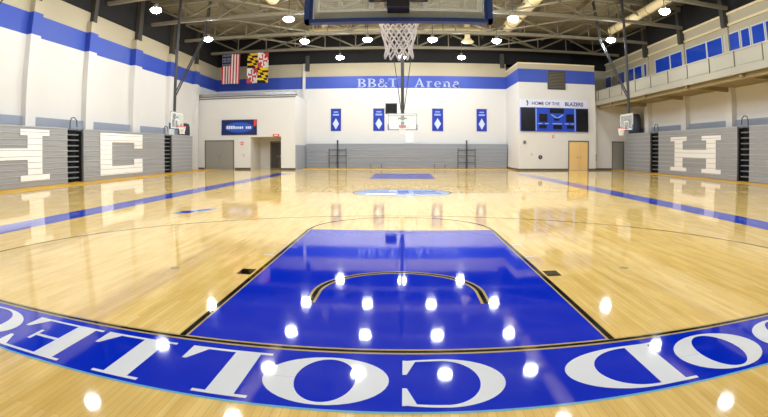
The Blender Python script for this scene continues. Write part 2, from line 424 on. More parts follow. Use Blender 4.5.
# baseboards
struct('baseboard_left', MB().box(XL, -16.6, LY - .03, LY, 0, .14).box(-13.8, -12.4, LY - .03, LY, 0, .14).box(-9.79, -8.57, LY - .03, LY, 0, .14).box(-8.6, -8.57, 37.81, YB, 0, .14), 'base')
struct('baseboard_right', MB().box(9.27, 13.52, RY - .03, RY, 0, .14).box(15.38, 16.08, RY - .03, RY, 0, .14).box(9.27, 9.3, RY, YB, 0, .14).box(16.05, 17.9, 34.47, 34.5, 0, .14), 'base')

# roof deck with ribs
mb = MB(); n = int((41.5 - Y0) / .6)
prof = []
for i in range(n):
    y = Y0 + i * .6; prof += [(y, ZD), (y + .22, ZD), (y + .28, ZD + .09), (y + .52, ZD + .09), (y + .58, ZD)]
for i in range(len(prof) - 1):
    (ya, za), (yb, zb) = prof[i], prof[i + 1]
    mb.add([(XL - .3, ya, za), (XR + .3, ya, za), (XR + .3, yb, zb), (XL - .3, yb, zb)], [(0, 1, 2, 3)])
mb.box(XL - .3, XR + .3, Y0 - .3, 42, ZD + .1, ZD + .3)
struct('ceiling', mb, 'deck', 'olive ribbed steel roof deck')

# ------------------------------------------------------------------ doors
def door(name, x0, x1, y, z1, m, leaves=1, label=None, fm='frame'):
    fr = MB().box(x0, x0 + .09, y - .05, y - .002, 0, z1).box(x1 - .09, x1, y - .05, y - .002, 0, z1).box(x0, x1, y - .05, y - .002, z1 - .1, z1)
    d = obj(name, fr, fm); d['kind'] = 'structure'; d['category'] = 'door'
    if label: d['label'] = label
    W = (x1 - x0 - .18) / leaves
    for k in range(leaves):
        a = x0 + .09 + k * W
        lf = obj('door_leaf', MB().box(a + .01, a + W - .01, y - .03, y - .001, .02, z1 - .11), m, d)
        hx = a + (W - .16 if (leaves == 1 or k == 0) else .1)
        obj('handle', MB().box(hx, hx + .06, y - .1, y - .032, 1.0, 1.12), 'chrome', lf)
    return d
door('door_1', -16.54, -13.86, LY, 2.42, 'door_grey', 2, 'wide grey double door in the left block')
door('door_2', -11.5, -9.9, 36.8, 2.35, 'door_dark', 2, 'dark double door inside the recess')
door('door_3', 13.52, 15.38, RY, 2.42, 'door_tan', 2, 'tan double door under the scoreboard')
door('door_4', 17.9, 19.1, 34.5, 2.42, 'door_grey', 1, 'grey door beside the right bleachers')

# ------------------------------------------------------------------ windows on the right wall above the balcony
pan = [(40.0, 38.73), (37.24, 35.78), (35.3, 33.89), (33.69, 32.37), (31.91, 31.2), (29.91, 27.69), (27.54, 25.83), (25.29, 22.74), (22.58, 20.89), (20.49, 19.05), (18.8, 18.0), (17.74, 16.61), (16.4, 14.6), (14.3, 12.6)]
for i, (b, a) in enumerate(pan):
    f = MB().box(XR - .06, XR, a - .08, a, 7.6, 8.82).box(XR - .06, XR, b, b + .08, 7.6, 8.82).box(XR - .06, XR, a, b, 8.74, 8.82).box(XR - .06, XR, a, b, 7.6, 7.68)
    o = obj('window_%d' % (i + 1), f, 'mullion'); o['kind'] = 'structure'; o['category'] = 'window'
    obj('pane', MB().box(XR - .03, XR - .005, a, b, 7.68, 8.74), 'win', o)

# ------------------------------------------------------------------ balcony
bal = thing('balcony', 'long beige balcony with railing running along the right wall', 'balcony', (16.2, 10, 5.45))
def ab(name, mb, m, par=None, root=bal): return obj(name, mb, m, par or root, off=root.location)
ab('deck', MB().box(16.2, XR - .01, -6, 40, 5.45, 5.62), 'under')
ab('fascia', MB().box(16.12, 16.2, -6, 34.5, 5.35, 5.72), 'balc')
ab('railing_panel', MB().box(16.15, 16.18, -6, 34.5, 5.76, 6.46), 'balc')
ab('top_rail', MB().box(16.12, 16.2, -6, 34.5, 6.46, 6.54), 'balc')
y = -5.0
while y < 34.4:
    ab('railing_post', MB().box(16.1, 16.15, y, y + .05, 5.7, 6.5), 'frame'); y += 2.25
for y in (-1.0, 4.4, 9.8, 15.0, 20.2, 25.6, 31.2):
    mb = MB().box(16.25, 19.58, y - .1, y + .1, 5.2, 5.45)
    ab('bracket', mb, 'under')
ab('edge_beam', MB().box(16.5, 16.75, -6, 34.4, 5.15, 5.45), 'under')

# ------------------------------------------------------------------ bleachers
def bleacher(side, y0, y1, rows, top, xf, xw, label, letter=None, lspan=None, plain=False):
    """side -1: left wall, faces +x; +1: right wall, faces -x.  xf front plane, xw wall plane."""
    s = -side                                                  # towards the court
    root = thing('bleacher_section', label, 'bleachers', (xf, (y0 + y1) / 2, 0), 0, 'telescopic bleachers folded against the %s wall' % ('left' if side < 0 else 'right'))
    O = root.location
    def P(name, mb, m, par=None):
        return obj(name, mb, m, par or root, off=O)
    def bx(mb, d0, d1, ya, yb, z0, z1):                        # d: distance in front of xf (+ towards court)
        a, b = sorted((xf + s * d0, xf + s * d1)); return mb.box(a, b, ya, yb, z0, z1)
    P('carcass', bx(MB(), -.52, -.06, y0, y1, .0, top - .03), 'grey_row')
    h = top / rows
    for k in range(rows):
        z = k * h
        r = P('row_front', bx(MB(), -.08, -.02, y0, y1, z + .015, z + h - .03), 'grey_row')
        P('nosing', bx(MB(), -.3, .012, y0, y1, z + h - .045, z + h + .004), 'grey_nose', r)
    if letter:
        a, b = lspan; W = b - a
        if letter == 'H':
            rects = [(0, .28, .35, .55), (0, 2.32, .35, 2.6), (.09, .28, .265, 2.6), (.65, .28, 1, .55), (.65, 2.32, 1, 2.6), (.735, .28, .91, 2.6), (.2, 1.23, .8, 1.74)]
        else:
            rects = [(0, .22, .25, 2.6), (0, 2.08, 1, 2.6), (0, .22, 1, .72), (.78, 1.72, 1, 2.6), (.78, .22, 1, 1.1)]
        mb = MB()
        us = sorted({r[0] for r in rects} | {r[2] for r in rects})
        for k in range(rows):
            zs = sorted({k * h + .012, (k + 1) * h - .012} | {z for r in rects for z in (r[1], r[3]) if k * h + .012 < z < (k + 1) * h - .012})
            for za, zb in zip(zs, zs[1:]):
                run = None; zm = (za + zb) / 2
                for ua, ub in list(zip(us, us[1:])) + [(1, 1)]:
                    on = ua < ub and any(r[0] <= (ua + ub) / 2 <= r[2] and r[1] <= zm <= r[3] for r in rects)
                    if on and run is None: run = ua
                    if not on and run is not None:
                        p0, p1 = (run, ua) if side < 0 else (1 - ua, 1 - run)       # letters read left to right from the court
                        bx(mb, .014, .03, a + p0 * W, a + p1 * W, za, zb); run = None
        P('letter', mb, 'letter')['label'] = 'white block letter %s' % letter
    return root
def aisle(side, y0, y1, rows, top, xf, label, rail=True):
    s = -side
    root = thing('bleacher_steps', label, 'steps', (xf, (y0 + y1) / 2, 0), 0, 'folded aisle steps between bleacher sections')
    O = root.location
    def P(name, mb, m): return obj(name, mb, m, root, off=O)
    def bx(mb, d0, d1, ya, yb, z0, z1):
        a, b = sorted((xf + s * d0, xf + s * d1)); return mb.box(a, b, ya, yb, z0, z1)
    P('back_panel', bx(MB(), -.52, -.45, y0 + .01, y1 - .01, 0, top), 'slot')
    P('post', bx(MB(), -.45, -.1, y0 + .01, y0 + .06, 0, top - .1), 'slot')
    P('post', bx(MB(), -.45, -.1, y1 - .06, y1 - .01, 0, top - .1), 'slot')
    h = top / rows
    for k in range(rows):
        z = k * h
        P('step_tread', bx(MB(), -.45, -.04, y0 + .06, y0 + .06 + (y1 - y0 - .12) * .75, z + h - .07, z + h - .01), 'tread')
    if rail:
        ym = (y0 + y1) / 2
        def q(d, y, z): return (xf + s * d, y, z)
        pts = [q(-.3, ym - .15, top - .2), q(-.3, ym - .15, top + .35), q(-.3, ym - .05, top + .55), q(-.3, ym + .2, top + .6), q(-.3, ym + .42, top + .45), q(-.3, ym + .46, top + .1)]
        P('handrail', MB().tube(pts, .03, 8), 'rail')
    return root
LT, RT = 2.74, 3.05
# blue grey closure panels behind the bleachers, between the pilasters
pl_ = [3.05, 7.7, 8.45, 13.09, 13.82, 18.05, 18.8, 23.2, 24.1, 28.3, 29.2, 31.4]
for a, b in zip(pl_[0::2], pl_[1::2]): struct('wall_left_panel', MB().box(XL, XL + .12, a, b, 0, 3.24), 'grey_blue')
pr_ = [4.73, 9.47, 10.13, 14.67, 15.33, 19.87, 20.53, 25.27, 25.93, 30.87, 31.53, 33.9]
for a, b in zip(pr_[0::2], pr_[1::2]): struct('wall_right_panel', MB().box(XR - .12, XR, a, b, 0, 3.52), 'grey_blue')
bleacher(-1, 6.4, 15.8, 10, LT, -16.5, XL, 'left bleachers section nearest the camera with a white letter H', 'H', (8.3, 14.3))
aisle(-1, 15.83, 17.15, 10, LT, -16.5, 'folded black aisle steps between the H and C sections at left')
bleacher(-1, 17.2, 26.65, 10, LT, -16.5, XL, 'left bleachers section with a white letter C', 'C', (18.75, 23.5))
aisle(-1, 26.68, 27.8, 10, LT, -16.5, 'folded black aisle steps after the C section at left')
bleacher(-1, 27.84, 31.4, 10, LT, -16.5, XL, 'short plain end section of the left bleachers')
bleacher(1, 8.0, 17.45, 10, RT, 18.9, XR, 'right bleachers section nearest the camera at the right edge', 'C', (10.3, 15.1))
aisle(1, 17.48, 18.55, 10, RT, 18.9, 'folded black aisle steps near the right edge of the photo')
bleacher(1, 18.58, 28.1, 10, RT, 18.9, XR, 'right bleachers section with a white letter H', 'H', (20.15, 26.25))
aisle(1, 28.14, 29.4, 10, RT, 18.9, 'folded black aisle steps beyond the H section at right')
bleacher(1, 29.43, 33.6, 10, RT, 18.9, XR, 'short plain end section of the right bleachers')

# far bleachers
fb = thing('far_bleachers', 'long blue grey folded bleachers under the far wall', 'bleachers', (0, 37.9, 0))
obj('carcass', MB().box(-8.5, 9.2, 37.95, YB - .16, 0, 2.15), 'grey_blue', fb, off=fb.location)
for k in range(7):
    r = obj('row_front', MB().box(-8.5, 9.2, 37.88, 37.95, k * .31 + .02, k * .31 + .29), 'grey_blue', fb, off=fb.location)
    obj('nosing', MB().box(-8.5, 9.2, 37.84, 37.88, k * .31 + .25, k * .31 + .29), 'grey_nose', r, off=(fb.location))
for px, lab in ((-5.65, 'folded aisle rail frame standing before the far bleachers at left'), (5.55, 'folded aisle rail frame standing before the far bleachers at right')):
    rf = thing('rail_frame', lab, 'railing', (px, 37.6, 0), 0, 'rail frames on the far bleachers')
    obj('pole', MB().tube([(0, 0, 0), (0, 0, 2.45)], .075, 8), 'rail', rf)
    for sx in (-1, 1):
        obj('side_frame', MB().tube([(sx * .75, 0, 0), (sx * .75, 0, 1.75)], .03, 6), 'rail', rf)
    for z in (.55, 1.1, 1.6): obj('crossbar', MB().tube([(-.75, 0, z), (.75, 0, z)], .03, 6), 'rail', rf)
for px in (-2.7, -1.8, 2.7, 3.6):
    st = thing('floor_stand', 'small dark stand before the far bleachers, %s' % {-2.7: 'first from left', -1.8: 'second from left', 2.7: 'third from left', 3.6: 'fourth from left'}[px], 'stand', (px, 36.9, 0), 0, 'small stands before the far bleachers')
    obj('base', MB().lathe([(.001, .03), (.1, .03), (.12, .001), (.001, .0)], n=12), 'tan_floor', st)
    obj('pole', MB().tube([(0, 0, .02), (0, 0, .4)], .025, 6), 'rail', st)

# dark covered equipment on the bleacher ends
def cover(loc, sx, sy, h, label):
    c = thing('equipment_cover', label, 'cover', loc)
    mb = MB(); n = 14
    rings = [(1.0, 0), (1.0, .3 * h), (.96, .7 * h), (.8, .93 * h), (.45, h)]
    for f, z in rings:
        for k in range(n):
            a = 2 * PI * k / n; q = abs(math.cos(a)) ** .6 * (1 if math.cos(a) > 0 else -1); r = abs(math.sin(a)) ** .6 * (1 if math.sin(a) > 0 else -1)
            mb.v.append((q * sx * f * (1 + .04 * math.sin(5 * a)), r * sy * f, z))
    for i in range(len(rings) - 1):
        for k in range(n): mb.f.append([i * n + k, i * n + (k + 1) % n, (i + 1) * n + (k + 1) % n, (i + 1) * n + k]); mb.mi.append(0)
    mb.f.append(list(range(n))[::-1]); mb.mi.append(0); mb.f.append([(len(rings) - 1) * n + k for k in range(n)]); mb.mi.append(0)
    obj('fabric', mb, 'sheet', c, smooth=True)
    obj('strap', MB().box(-sx * 1.03, sx * 1.03, -sy * .1, sy * .1, h * .4, h * .48), 'slot', c)
cover((-16.9, 30.7, 2.75), .35, .5, .95, 'dark covered equipment on the end of the left bleachers')
cover((19.2, 32.6, 3.065), .35, .8, 1.6, 'dark covered equipment on the end of the right bleachers')

# ------------------------------------------------------------------ wall writing, banners, signs
def fx(x0, x1, z0, z1, Y, glyphs_, gap=.14, widths=None):
    """letters standing proud of a wall that faces -y"""
    ws = [widths.get(c, 1) if widths else 1 for c in glyphs_]; tot = sum(ws) + gap * (len(ws) - 1); u = (x1 - x0) / tot; x = x0; out = []
    for c, w_ in zip(glyphs_, ws):
        mb = MB()
        for p in glyph(c): mb.prism([(x + a * w_ * u, z0 + b * (z1 - z0)) for a, b in p], lambda X, Z, T: (X, T, Z), Y - .045, Y - .005)
        out.append((c, mb)); x += (w_ + gap) * u
    return out
s1 = thing('wall_lettering', 'white serif words BB&T Arena on the blue stripe of the far wall', 'sign', (0, YB, 7.1))
wd = {'B': .95, '&': 1.05, 'T': .9, 'A': 1.15, 'r': .75, 'e': .8, 'n': .95, 'a': .85}
for c, mb in fx(-4.02, -0.5, 7.17, 7.95, YB, 'BB&T', .14, wd) + fx(1.05, 5.1, 7.17, 7.98, YB, 'Arena', .16, wd):
    obj('letter', mb, 'wall_letter', s1, off=s1.location)
for x0, x1, w_ in ((-6.39, -5.48, 'first from left'), (-2.60, -1.62, 'second from left, partly behind the far basket'), (2.60, 3.57, 'third from left, just right of the far basket'), (6.58, 7.5, 'fourth from left, nearest the scoreboard block')):
    b = thing('wall_banner', 'blue hanging banner with a pale emblem, ' + w_, 'banner', ((x0 + x1) / 2, YB, 3.3), 0, 'blue banners on the far wall')
    W = (x1 - x0) / 2
    cl = MB(); n = 8
    for i in range(n + 1):
        x = -W + 2 * W * i / n; d = -.05 - .012 * math.sin(i * 1.7)
        cl.v += [(x, d, -.02), (x, d, 1.95), (x, d + .012, -.02), (x, d + .012, 1.95)]
    for i in range(n):
        a = 4 * i; cl.f += [[a, a + 4, a + 5, a + 1], [a + 2, a + 3, a + 7, a + 6], [a, a + 2, a + 6, a + 4], [a + 1, a + 5, a + 7, a + 3]]; cl.mi += [0] * 4
    cl.f += [[0, 1, 3, 2], [4 * n, 4 * n + 2, 4 * n + 3, 4 * n + 1]]; cl.mi += [0, 0]
    obj('cloth', cl, 'banner', b)
    obj('hanging_rod', MB().tube([(-W - .05, -.045, 1.95), (W + .05, -.045, 1.95)], .022, 6), 'rail', b)
    f = lambda X, Z, T: (X, T, Z)
    em = MB().prism([(0, .12), (W * .62, .62), (0, 1.12), (-W * .62, .62)], f, -.085, -.066)
    obj('emblem', em, 'banner_w', b)
    obj('print', MB().prism([(-W * .6, 1.35), (W * .6, 1.35), (W * .6, 1.5), (-W * .6, 1.5)], f, -.08, -.066).prism([(-W * .45, 1.62), (W * .45, 1.62), (W * .45, 1.72), (-W * .45, 1.72)], f, -.08, -.066), 'print_lb', b)

# left block sign
sg = thing('wall_sign', 'dark blue printed sign with white lettering on the left block', 'sign', (-13.42, LY, 2.84))
obj('panel', MB().box(-1.57, 1.57, -.07, -.005, 0, 1.26), 'sign_navy', sg)
f = lambda X, Z, T: (X, T, Z)
obj('print', MB().prism([(.0 + 1.25 * math.cos(k * PI / 16), .62 + .42 * math.sin(k * PI / 16)) for k in range(32)], f, -.078, -.071), 'sign_blue', sg)
mb = MB()
for x, wv, hh in ((-1.1, .16, .26), (-.9, .14, .26), (-.72, .16, .26), (-.52, .16, .26), (-.3, .12, .2), (-.12, .12, .2), (.06, .14, .2), (.26, .12, .2), (.62, .14, .2), (.8, .12, .2), (.96, .12, .2)):
    mb.prism([(x, .5), (x + wv, .5), (x + wv, .5 + hh), (x, .5 + hh)], f, -.088, -.079)
obj('lettering', mb, 'board_w', sg)
obj('accent', MB().prism([(1.3, .66), (1.55, .78), (1.55, 1.24), (1.32, 1.24)], f, -.08, -.071), 'red', sg)

# scoreboard on the right block
sb = thing('scoreboard', 'wide scoreboard with black side panels and blue centre on the right block', 'scoreboard', (12.35, RY, 3.14))
SW, SH = 5.9, 1.9
def sx(u): return -SW / 2 + u * SW
def srect(mb, u0, v0, u1, v1, t0=-.20, t1=-.15): return mb.box(sx(u0), sx(u1), t0, t1, v0 * SH, v1 * SH)
obj('cabinet', MB().box(-SW / 2, SW / 2, -.15, -.005, 0, SH), 'board_b', sb)
for a, b in ((.01, .205), (.815, .995)): obj('side_panel', srect(MB(), a, .02, b, .98), 'board_k', sb)
for a, v0, b, v1 in ((.42, .78, .63, .98), (.265, .4, .38, .74), (.66, .4, .775, .74), (.48, .46, .555, .56), (.265, .13, .37, .27), (.47, .1, .595, .28), (.67, .13, .775, .27)):
    obj('score_display', srect(MB(), a, v0, b, v1, -.185, -.15), 'board_k', sb)
mb = MB()
srect(mb, .215, .02, .228, .98, -.17, -.15); srect(mb, .79, .02, .803, .98, -.17, -.15)
for a, b in ((.25, .31), (.35, .4), (.46, .6), (.64, .7), (.73, .78)): srect(mb, a, .31, b, .35, -.17, -.15)
mb.prism([(sx(.43), .72 * SH), (sx(.455), .72 * SH), (sx(.53), .58 * SH), (sx(.605), .72 * SH), (sx(.63), .72 * SH), (sx(.53), .53 * SH)], f, -.17, -.15)
obj('marking', mb, 'print_lb', sb)
hd = obj('header', MB().box(-SW / 2, SW / 2, -.14, -.005, SH + .02, SH + .68), 'board_w', sb)
def text(s, size, parent, loc, m, extr=.008, bold=0.0, rx=PI / 2):
    cu = bpy.data.curves.new('lettering', 'FONT'); cu.body = s; cu.size = size; cu.extrude = extr; cu.offset = bold
    o = bpy.data.objects.new('lettering', cu); COL.objects.link(o)
    dg = bpy.context.evaluated_depsgraph_get(); me = bpy.data.meshes.new_from_object(o.evaluated_get(dg))
    bpy.data.objects.remove(o); me.materials.clear(); me.materials.append(M[m])
    o = bpy.data.objects.new('lettering', me); COL.objects.link(o); o.parent = parent; o.location = loc; o.rotation_euler = (rx, 0, 0)
    return o
text('HOME OF THE', .37, hd, (sx(.16), -.15, SH + .22), 'print_navy', bold=.004)
text('BLAZERS', .42, hd, (sx(.645), -.15, SH + .2), 'print_navy', bold=.010)
obj('flame_logo', MB().prism([(sx(.08), SH + .52), (sx(.1), SH + .6), (sx(.115), SH + .35), (sx(.1), SH + .14), (sx(.09), SH + .2), (sx(.1), SH + .36)], f, -.155, -.141), 'print_navy', hd)

# louver
lv = thing('wall_louver', 'bronze louvered vent crossing the blue stripe above the scoreboard', 'vent', (12.55, RY, 6.56))
obj('frame', MB().box(-.78, -.7, -.1, -.005, 0, 1.55).box(.7, .78, -.1, -.005, 0, 1.55).box(-.7, .7, -.1, -.005, 0, .08).box(-.7, .7, -.1, -.005, 1.47, 1.55), 'rail', lv)
obj('backing', MB().box(-.7, .7, -.02, -.004, .08, 1.47), 'slot', lv)
for k in range(11): obj('slat', MB().bar((-.7, -.06, .16 + k * .122), (.7, -.06, .16 + k * .122), .08, .07), 'louver', lv)

# small wall fittings
def fitting(name, label, cat, x, Y, z, w_, h_, d, m, m2='white'):
    t_ = thing(name, label, cat, (x, Y, z))
    obj('case', MB().box(-w_ / 2, w_ / 2, -d, -.004, 0, h_), m, t_)
    obj('face', MB().box(-w_ * .3, w_ * .3, -d - .012, -d, h_ * .3, h_ * .7), m2, t_)
fitting('fire_alarm', 'small red fire alarm between the left block doors', 'alarm', -13.15, LY, 2.02, .2, .26, .06, 'red')
fitting('exit_sign', 'small red exit sign over the recess opening', 'exit sign', -10.2, LY, 2.68, .5, .2, .08, 'red')
fitting('wall_box', 'small beige box on the wall below the scoreboard', 'box', 9.75, RY, 2.1, .26, .3, .08, 'balc', 'rail')
fitting('wall_switch', 'tiny pale switch plate left of the round gong', 'switch', 10.35, RY, 1.2, .12, .16, .02, 'balc', 'white')
fitting('wall_dispenser', 'dark dispenser on the wall between tan and grey doors', 'dispenser', 16.25, 34.5, .75, .22, .55, .12, 'print_navy', 'chrome')
fitting('fire_alarm', 'small red alarm centred under the scoreboard', 'alarm', 12.2, RY, 2.62, .18, .2, .06, 'red')
fitting('wall_notice', 'yellowish notice above the dispenser on the right', 'notice', 16.2, 34.5, 1.85, .35, .16, .02, 'duct', 'balc')
fitting('wall_outlet', 'small pale outlet plate on the left block below the fire alarm', 'outlet', -13.0, LY, 1.1, .12, .14, .02, 'balc', 'white')
g = thing('round_cover', 'round dark cover on the white wall below the scoreboard', 'cover', (11.1, RY, 1.06))
obj('disc', MB().tube([(0, -.05, 0), (0, -.004, 0)], .17, 20), 'rail', g)
obj('hub', MB().tube([(0, -.08, 0), (0, -.051, 0)], .06, 12), 'chrome', g)
wp = thing('white_panel', 'white panel on the far wall just right of the far basket', 'panel', (.6, YB, 2.2))
obj('board', MB().box(-.35, .35, -.1, -.005, 0, 1.1), 'white', wp)
obj('rim', MB().box(-.37, .37, -.12, -.1, 1.04, 1.1).box(-.37, .37, -.12, -.1, 0, .05), 'mullion', wp)

# ------------------------------------------------------------------ flags
def flag(label, x0, x1, ztop, zbot, Y, colfn, mats, nu, nv):
    fr = thing('hanging_flag', label, 'flag', ((x0 + x1) / 2, Y, zbot), 0, 'flags hung from the far roof truss')
    W, H = x1 - x0, ztop - zbot
    mb = MB()
    def wv(u, v): return .05 * math.sin(u * 9) * (1 - .6 * v) - .05
    for layer, dy in ((0, 0), (1, .012)):
        for j in range(nv + 1):
            for i in range(nu + 1):
                u, v = i / nu, j / nv
                mb.v.append((-W / 2 + u * W, wv(u, v) + dy, v * H))
    N = (nu + 1) * (nv + 1)
    for l in (0, 1):
        for j in range(nv):
            for i in range(nu):
                a = l * N + j * (nu + 1) + i
                mb.f.append([a, a + 1, a + nu + 2, a + nu + 1]); mb.mi.append(colfn((i + .5) / nu, (j + .5) / nv))
    me = obj('cloth', mb, mats, fr)
    obj('header_rod', MB().tube([(-W / 2 - .08, -.04, H), (W / 2 + .08, -.04, H)], .03, 8), 'rail', fr)
    for sxx in (-1, 1): obj('hanger', MB().tube([(sxx * W * .4, -.04, H), (sxx * W * .4, 0, 10.16 - zbot)], .012, 6), 'rail', fr)
M['f_red'] = mat('flag red', srgb(196, 60, 66), .8); M['f_white'] = mat('flag white', srgb(236, 230, 226), .8)
M['f_blue'] = mat('flag blue', srgb(40, 44, 92), .8); M['f_gold'] = mat('flag gold', srgb(240, 196, 30), .8); M['f_black'] = mat('flag black', srgb(20, 18, 18), .8)
def usa(u, v):                 # hung vertically, canton top left
    if u < 7 / 13 and v > .6:
        i, j = int(u * 39), int((v - .6) * 75)
        return 1 if (i % 3 == 1 and j % 3 == 1) else 2
    return int(u * 13) % 2
flag('American flag hung vertically beneath the far roof truss', -15.9, -14.2, 10.08, 7.42, 36.0, lambda u, v: usa(u, v), ['f_red', 'f_white', 'f_blue'], 39, 60)
def maryland(u, v):            # turned a quarter: hoist edge on top
    a, b = 1 - v, u            # a: along the fly, b: across (0 = upper edge side)
    qa, qb = int(a * 2), int(b * 2); la, lb = (a * 2) % 1, (b * 2) % 1
    if (qa + qb) % 2 == 0:
        st = int(la * 6) % 2
        if abs(la - lb) < .17: st = 1 - st
        return 2 if st == 0 else 3
    r = (la < .5) != (lb < .5)
    cx, cy = abs(la - .5), abs(lb - .5)
    cross = (cx < .09 and cy < .4) or (cy < .09 and cx < .4) or (cx < .17 and .3 < cy < .4) or (cy < .17 and .3 < cx < .4)
    return (1 if r else 0) if cross else (0 if r else 1)
flag('Maryland state flag hung vertically beneath the far roof truss', -13.5, -11.55, 10.08, 7.4, 36.0, lambda u, v: maryland(u, v), ['f_red', 'f_white', 'f_gold', 'f_black'], 40, 56)

# ------------------------------------------------------------------ roof trusses, joists, ducts
ZB, ZU = 10.12, 11.5
for i, (Y, lb) in enumerate(((36.0, 'farthest steel roof truss, carrying the two flags'), (30.5, 'second steel roof truss from the far wall'), (25.0, 'third steel roof truss from the far wall'), (19.5, 'fourth steel roof truss from the far wall'), (14.0, 'fifth steel roof truss from the far wall'), (8.5, 'sixth steel roof truss from the far wall'), (3.0, 'steel roof truss carrying the near basket'))):
    tr = thing('roof_truss', lb, 'truss', (0, Y, ZB), 0, 'steel trusses across the roof')
    def P(n_, mb, m='truss'): return obj(n_, mb, m, tr, off=tr.location)
    P('bottom_chord', MB().box(XL + .35, XR - .42, Y - .13, Y + .13, ZB, ZB + .2))
    P('top_chord', MB().box(XL + .35, XR - .42, Y - .1, Y + .1, ZU, ZU + .2))
    n = 14; W = (XR - .42 - XL - .35) / n
    for k in range(n):
        xa = XL + .35 + k * W
        P('web_diagonal', MB().bar((xa, Y, ZU) if k % 2 == 0 else (xa, Y, ZB + .2), (xa + W, Y, ZB + .2) if k % 2 == 0 else (xa + W, Y, ZU), .12, .12))
    for k in range(1, n):
        xa = XL + .35 + k * W
        P('web_post', MB().bar((xa, Y, ZB + .2), (xa, Y, ZU), .08, .08))
names = ['first', 'second', 'third', 'fourth', 'fifth', 'sixth', 'seventh', 'eighth', 'ninth', 'tenth', 'eleventh', 'twelfth', 'thirteenth']
for k in range(13):
    x = -15.6 + k * 2.85
    o = thing('roof_joist', 'steel roof joist running towards the far wall, %s from the left' % names[k], 'joist', (x, 20, 11.7), 0, 'steel joists under the roof deck')
    obj('beam', MB().box(x - .06, x + .06, Y0 + .1, YB - .05, ZU + .22, ZD - .005), 'truss', o, off=o.location)
# sloping braces between trusses
br = thing('roof_bracing', 'crossed steel bracing bars between the roof trusses', 'bracing', (0, 27, ZB))
for (a, b) in (((-12, 36), (-6.4, 30.5)), ((-6.4, 36), (-12, 30.5)), ((6.4, 36), (12, 30.5)), ((12, 36), (6.4, 30.5)), ((-12, 30.5), (-6.4, 25)), ((-6.4, 30.5), (-12, 25)), ((6.4, 30.5), (12, 25)), ((12, 30.5), (6.4, 25)), ((12, 25), (6.4, 19.5)), ((-12, 25), (-6.4, 19.5)), ((6.4, 25), (12, 19.5)), ((-6.4, 25), (-12, 19.5))):
    obj('brace', MB().bar((a[0], a[1], ZB + .12), (b[0], b[1], ZB + .12), .09, .09), 'truss', br, off=br.location)
def duct(label, a, b, r, m='duct', rings=True, hang=True):
    d = thing('air_duct', label, 'duct', a)
    A, B = Vector(a), Vector(b)
    obj('pipe', MB().tube([A, B], r, 20), m, d, smooth=False, off=a)
    n = int((B - A).length / 3)
    for k in range(n + 1):
        p = A.lerp(B, (k + .5) / (n + 1)); u = (B - A).normalized()
        obj('band', MB().tube([p - u * .04, p + u * .04], r + .02, 20), 'balc', d, off=a)
        obj('hanger', MB().box(p.x - .03, p.x + .03, p.y - .03, p.y + .03, p.z + r - .02, ZD + .09), 'rail', d, off=a)
    return d
duct('large cream round duct running lengthwise right of centre', (8.0, 31.2, 10.95), (8.4, 14.5, 10.95), .42)
duct('large cream round duct running lengthwise left of centre', (-7.9, 24.0, 10.95), (-7.9, 14.5, 10.95), .42)
duct('cream duct running beside the right wall near the roof', (16.2, 30.2, 10.9), (16.2, 15.0, 10.9), .3)
cd = duct('cream duct crossing the hall behind the near backboard', (-7.1, 31.6, 10.62), (7.4, 31.6, 10.62), .26)
for x in (-5.9, 4.9):
    obj('branch', MB().tube([(x, 31.6, 10.85), (x, 31.6, 11.7)], .24, 16), 'duct', cd, off=(-7.1, 31.6, 10.62))
obj('diffuser', MB().lathe([(.2, .6), (.22, .3), (.5, .0), (.4, -.08), (.001, -.08)], (4.9, 31.6, 9.75), 20), 'duct', cd, off=(-7.1, 31.6, 10.62))

# ------------------------------------------------------------------ lamps
ld = thing('hanging_lamp', '', 'lamp', (0, 0, 9.2), 0, 'high bay lamps under the roof')
obj('dome', MB().lathe([(.001, -.13), (.16, -.115), (.26, -.06), (.315, .02), (.305, .08), (.27, .11)], n=20), 'lens', ld, smooth=True)
obj('housing', MB().lathe([(.28, .1), (.26, .16), (.12, .22), (.1, .38), (.001, .4)], n=16), 'housing', ld, smooth=True)
obj('stem', MB().tube([(0, 0, .38), (0, 0, ZD - 9.1 + .085)], .025, 8), 'rail', ld)
rowsL = [(34.6, (-5.1, 0.0, 4.8), 'lamp row nearest the far wall'), (28.4, (-6.75, -2.38, 2.05, 6.5), 'second lamp row from the far wall'), (22.6, (-6.5, -2.1, 2.1, 6.35), 'third lamp row from the far wall'), (17.5, (-6.5, -2.05, 2.15, 6.4), 'fourth lamp row from the far wall'), (12.5, (-6.7, -2.1, 2.1, 6.55), 'fifth lamp row from the far wall'), (6.2, (-6.6, -2.1, 2.1, 6.5), 'sixth lamp row from the far wall'), (0.6, (-6.6, 6.5), 'lamp pair above the near basket')]
first = True
ordn = {3: ['left', 'middle', 'right'], 4: ['far left', 'inner left', 'inner right', 'far right'], 2: ['left', 'right']}
spots = []
for y, xs, w_ in rowsL:
    for k, x in enumerate(xs): spots.append((x, y, 'bright round high bay lamp, %s of the %s' % (ordn[len(xs)][k], w_)))
for s, x in ((-1, -13.1), (1, 14.2)):
    for k, y in enumerate((26.2, 18.7, 11.5, 4.2)):
        spots.append((x, y, 'bright high bay lamp above the %s bleachers, %s from the far end' % ('left' if s < 0 else 'right', names[k])))
for k, (x, y, lab) in enumerate(spots):
    if k == 0: ld.location = (x, y, 9.1); ld['label'] = lab
    else: dup(ld, (x, y, 9.1), 0, lab)

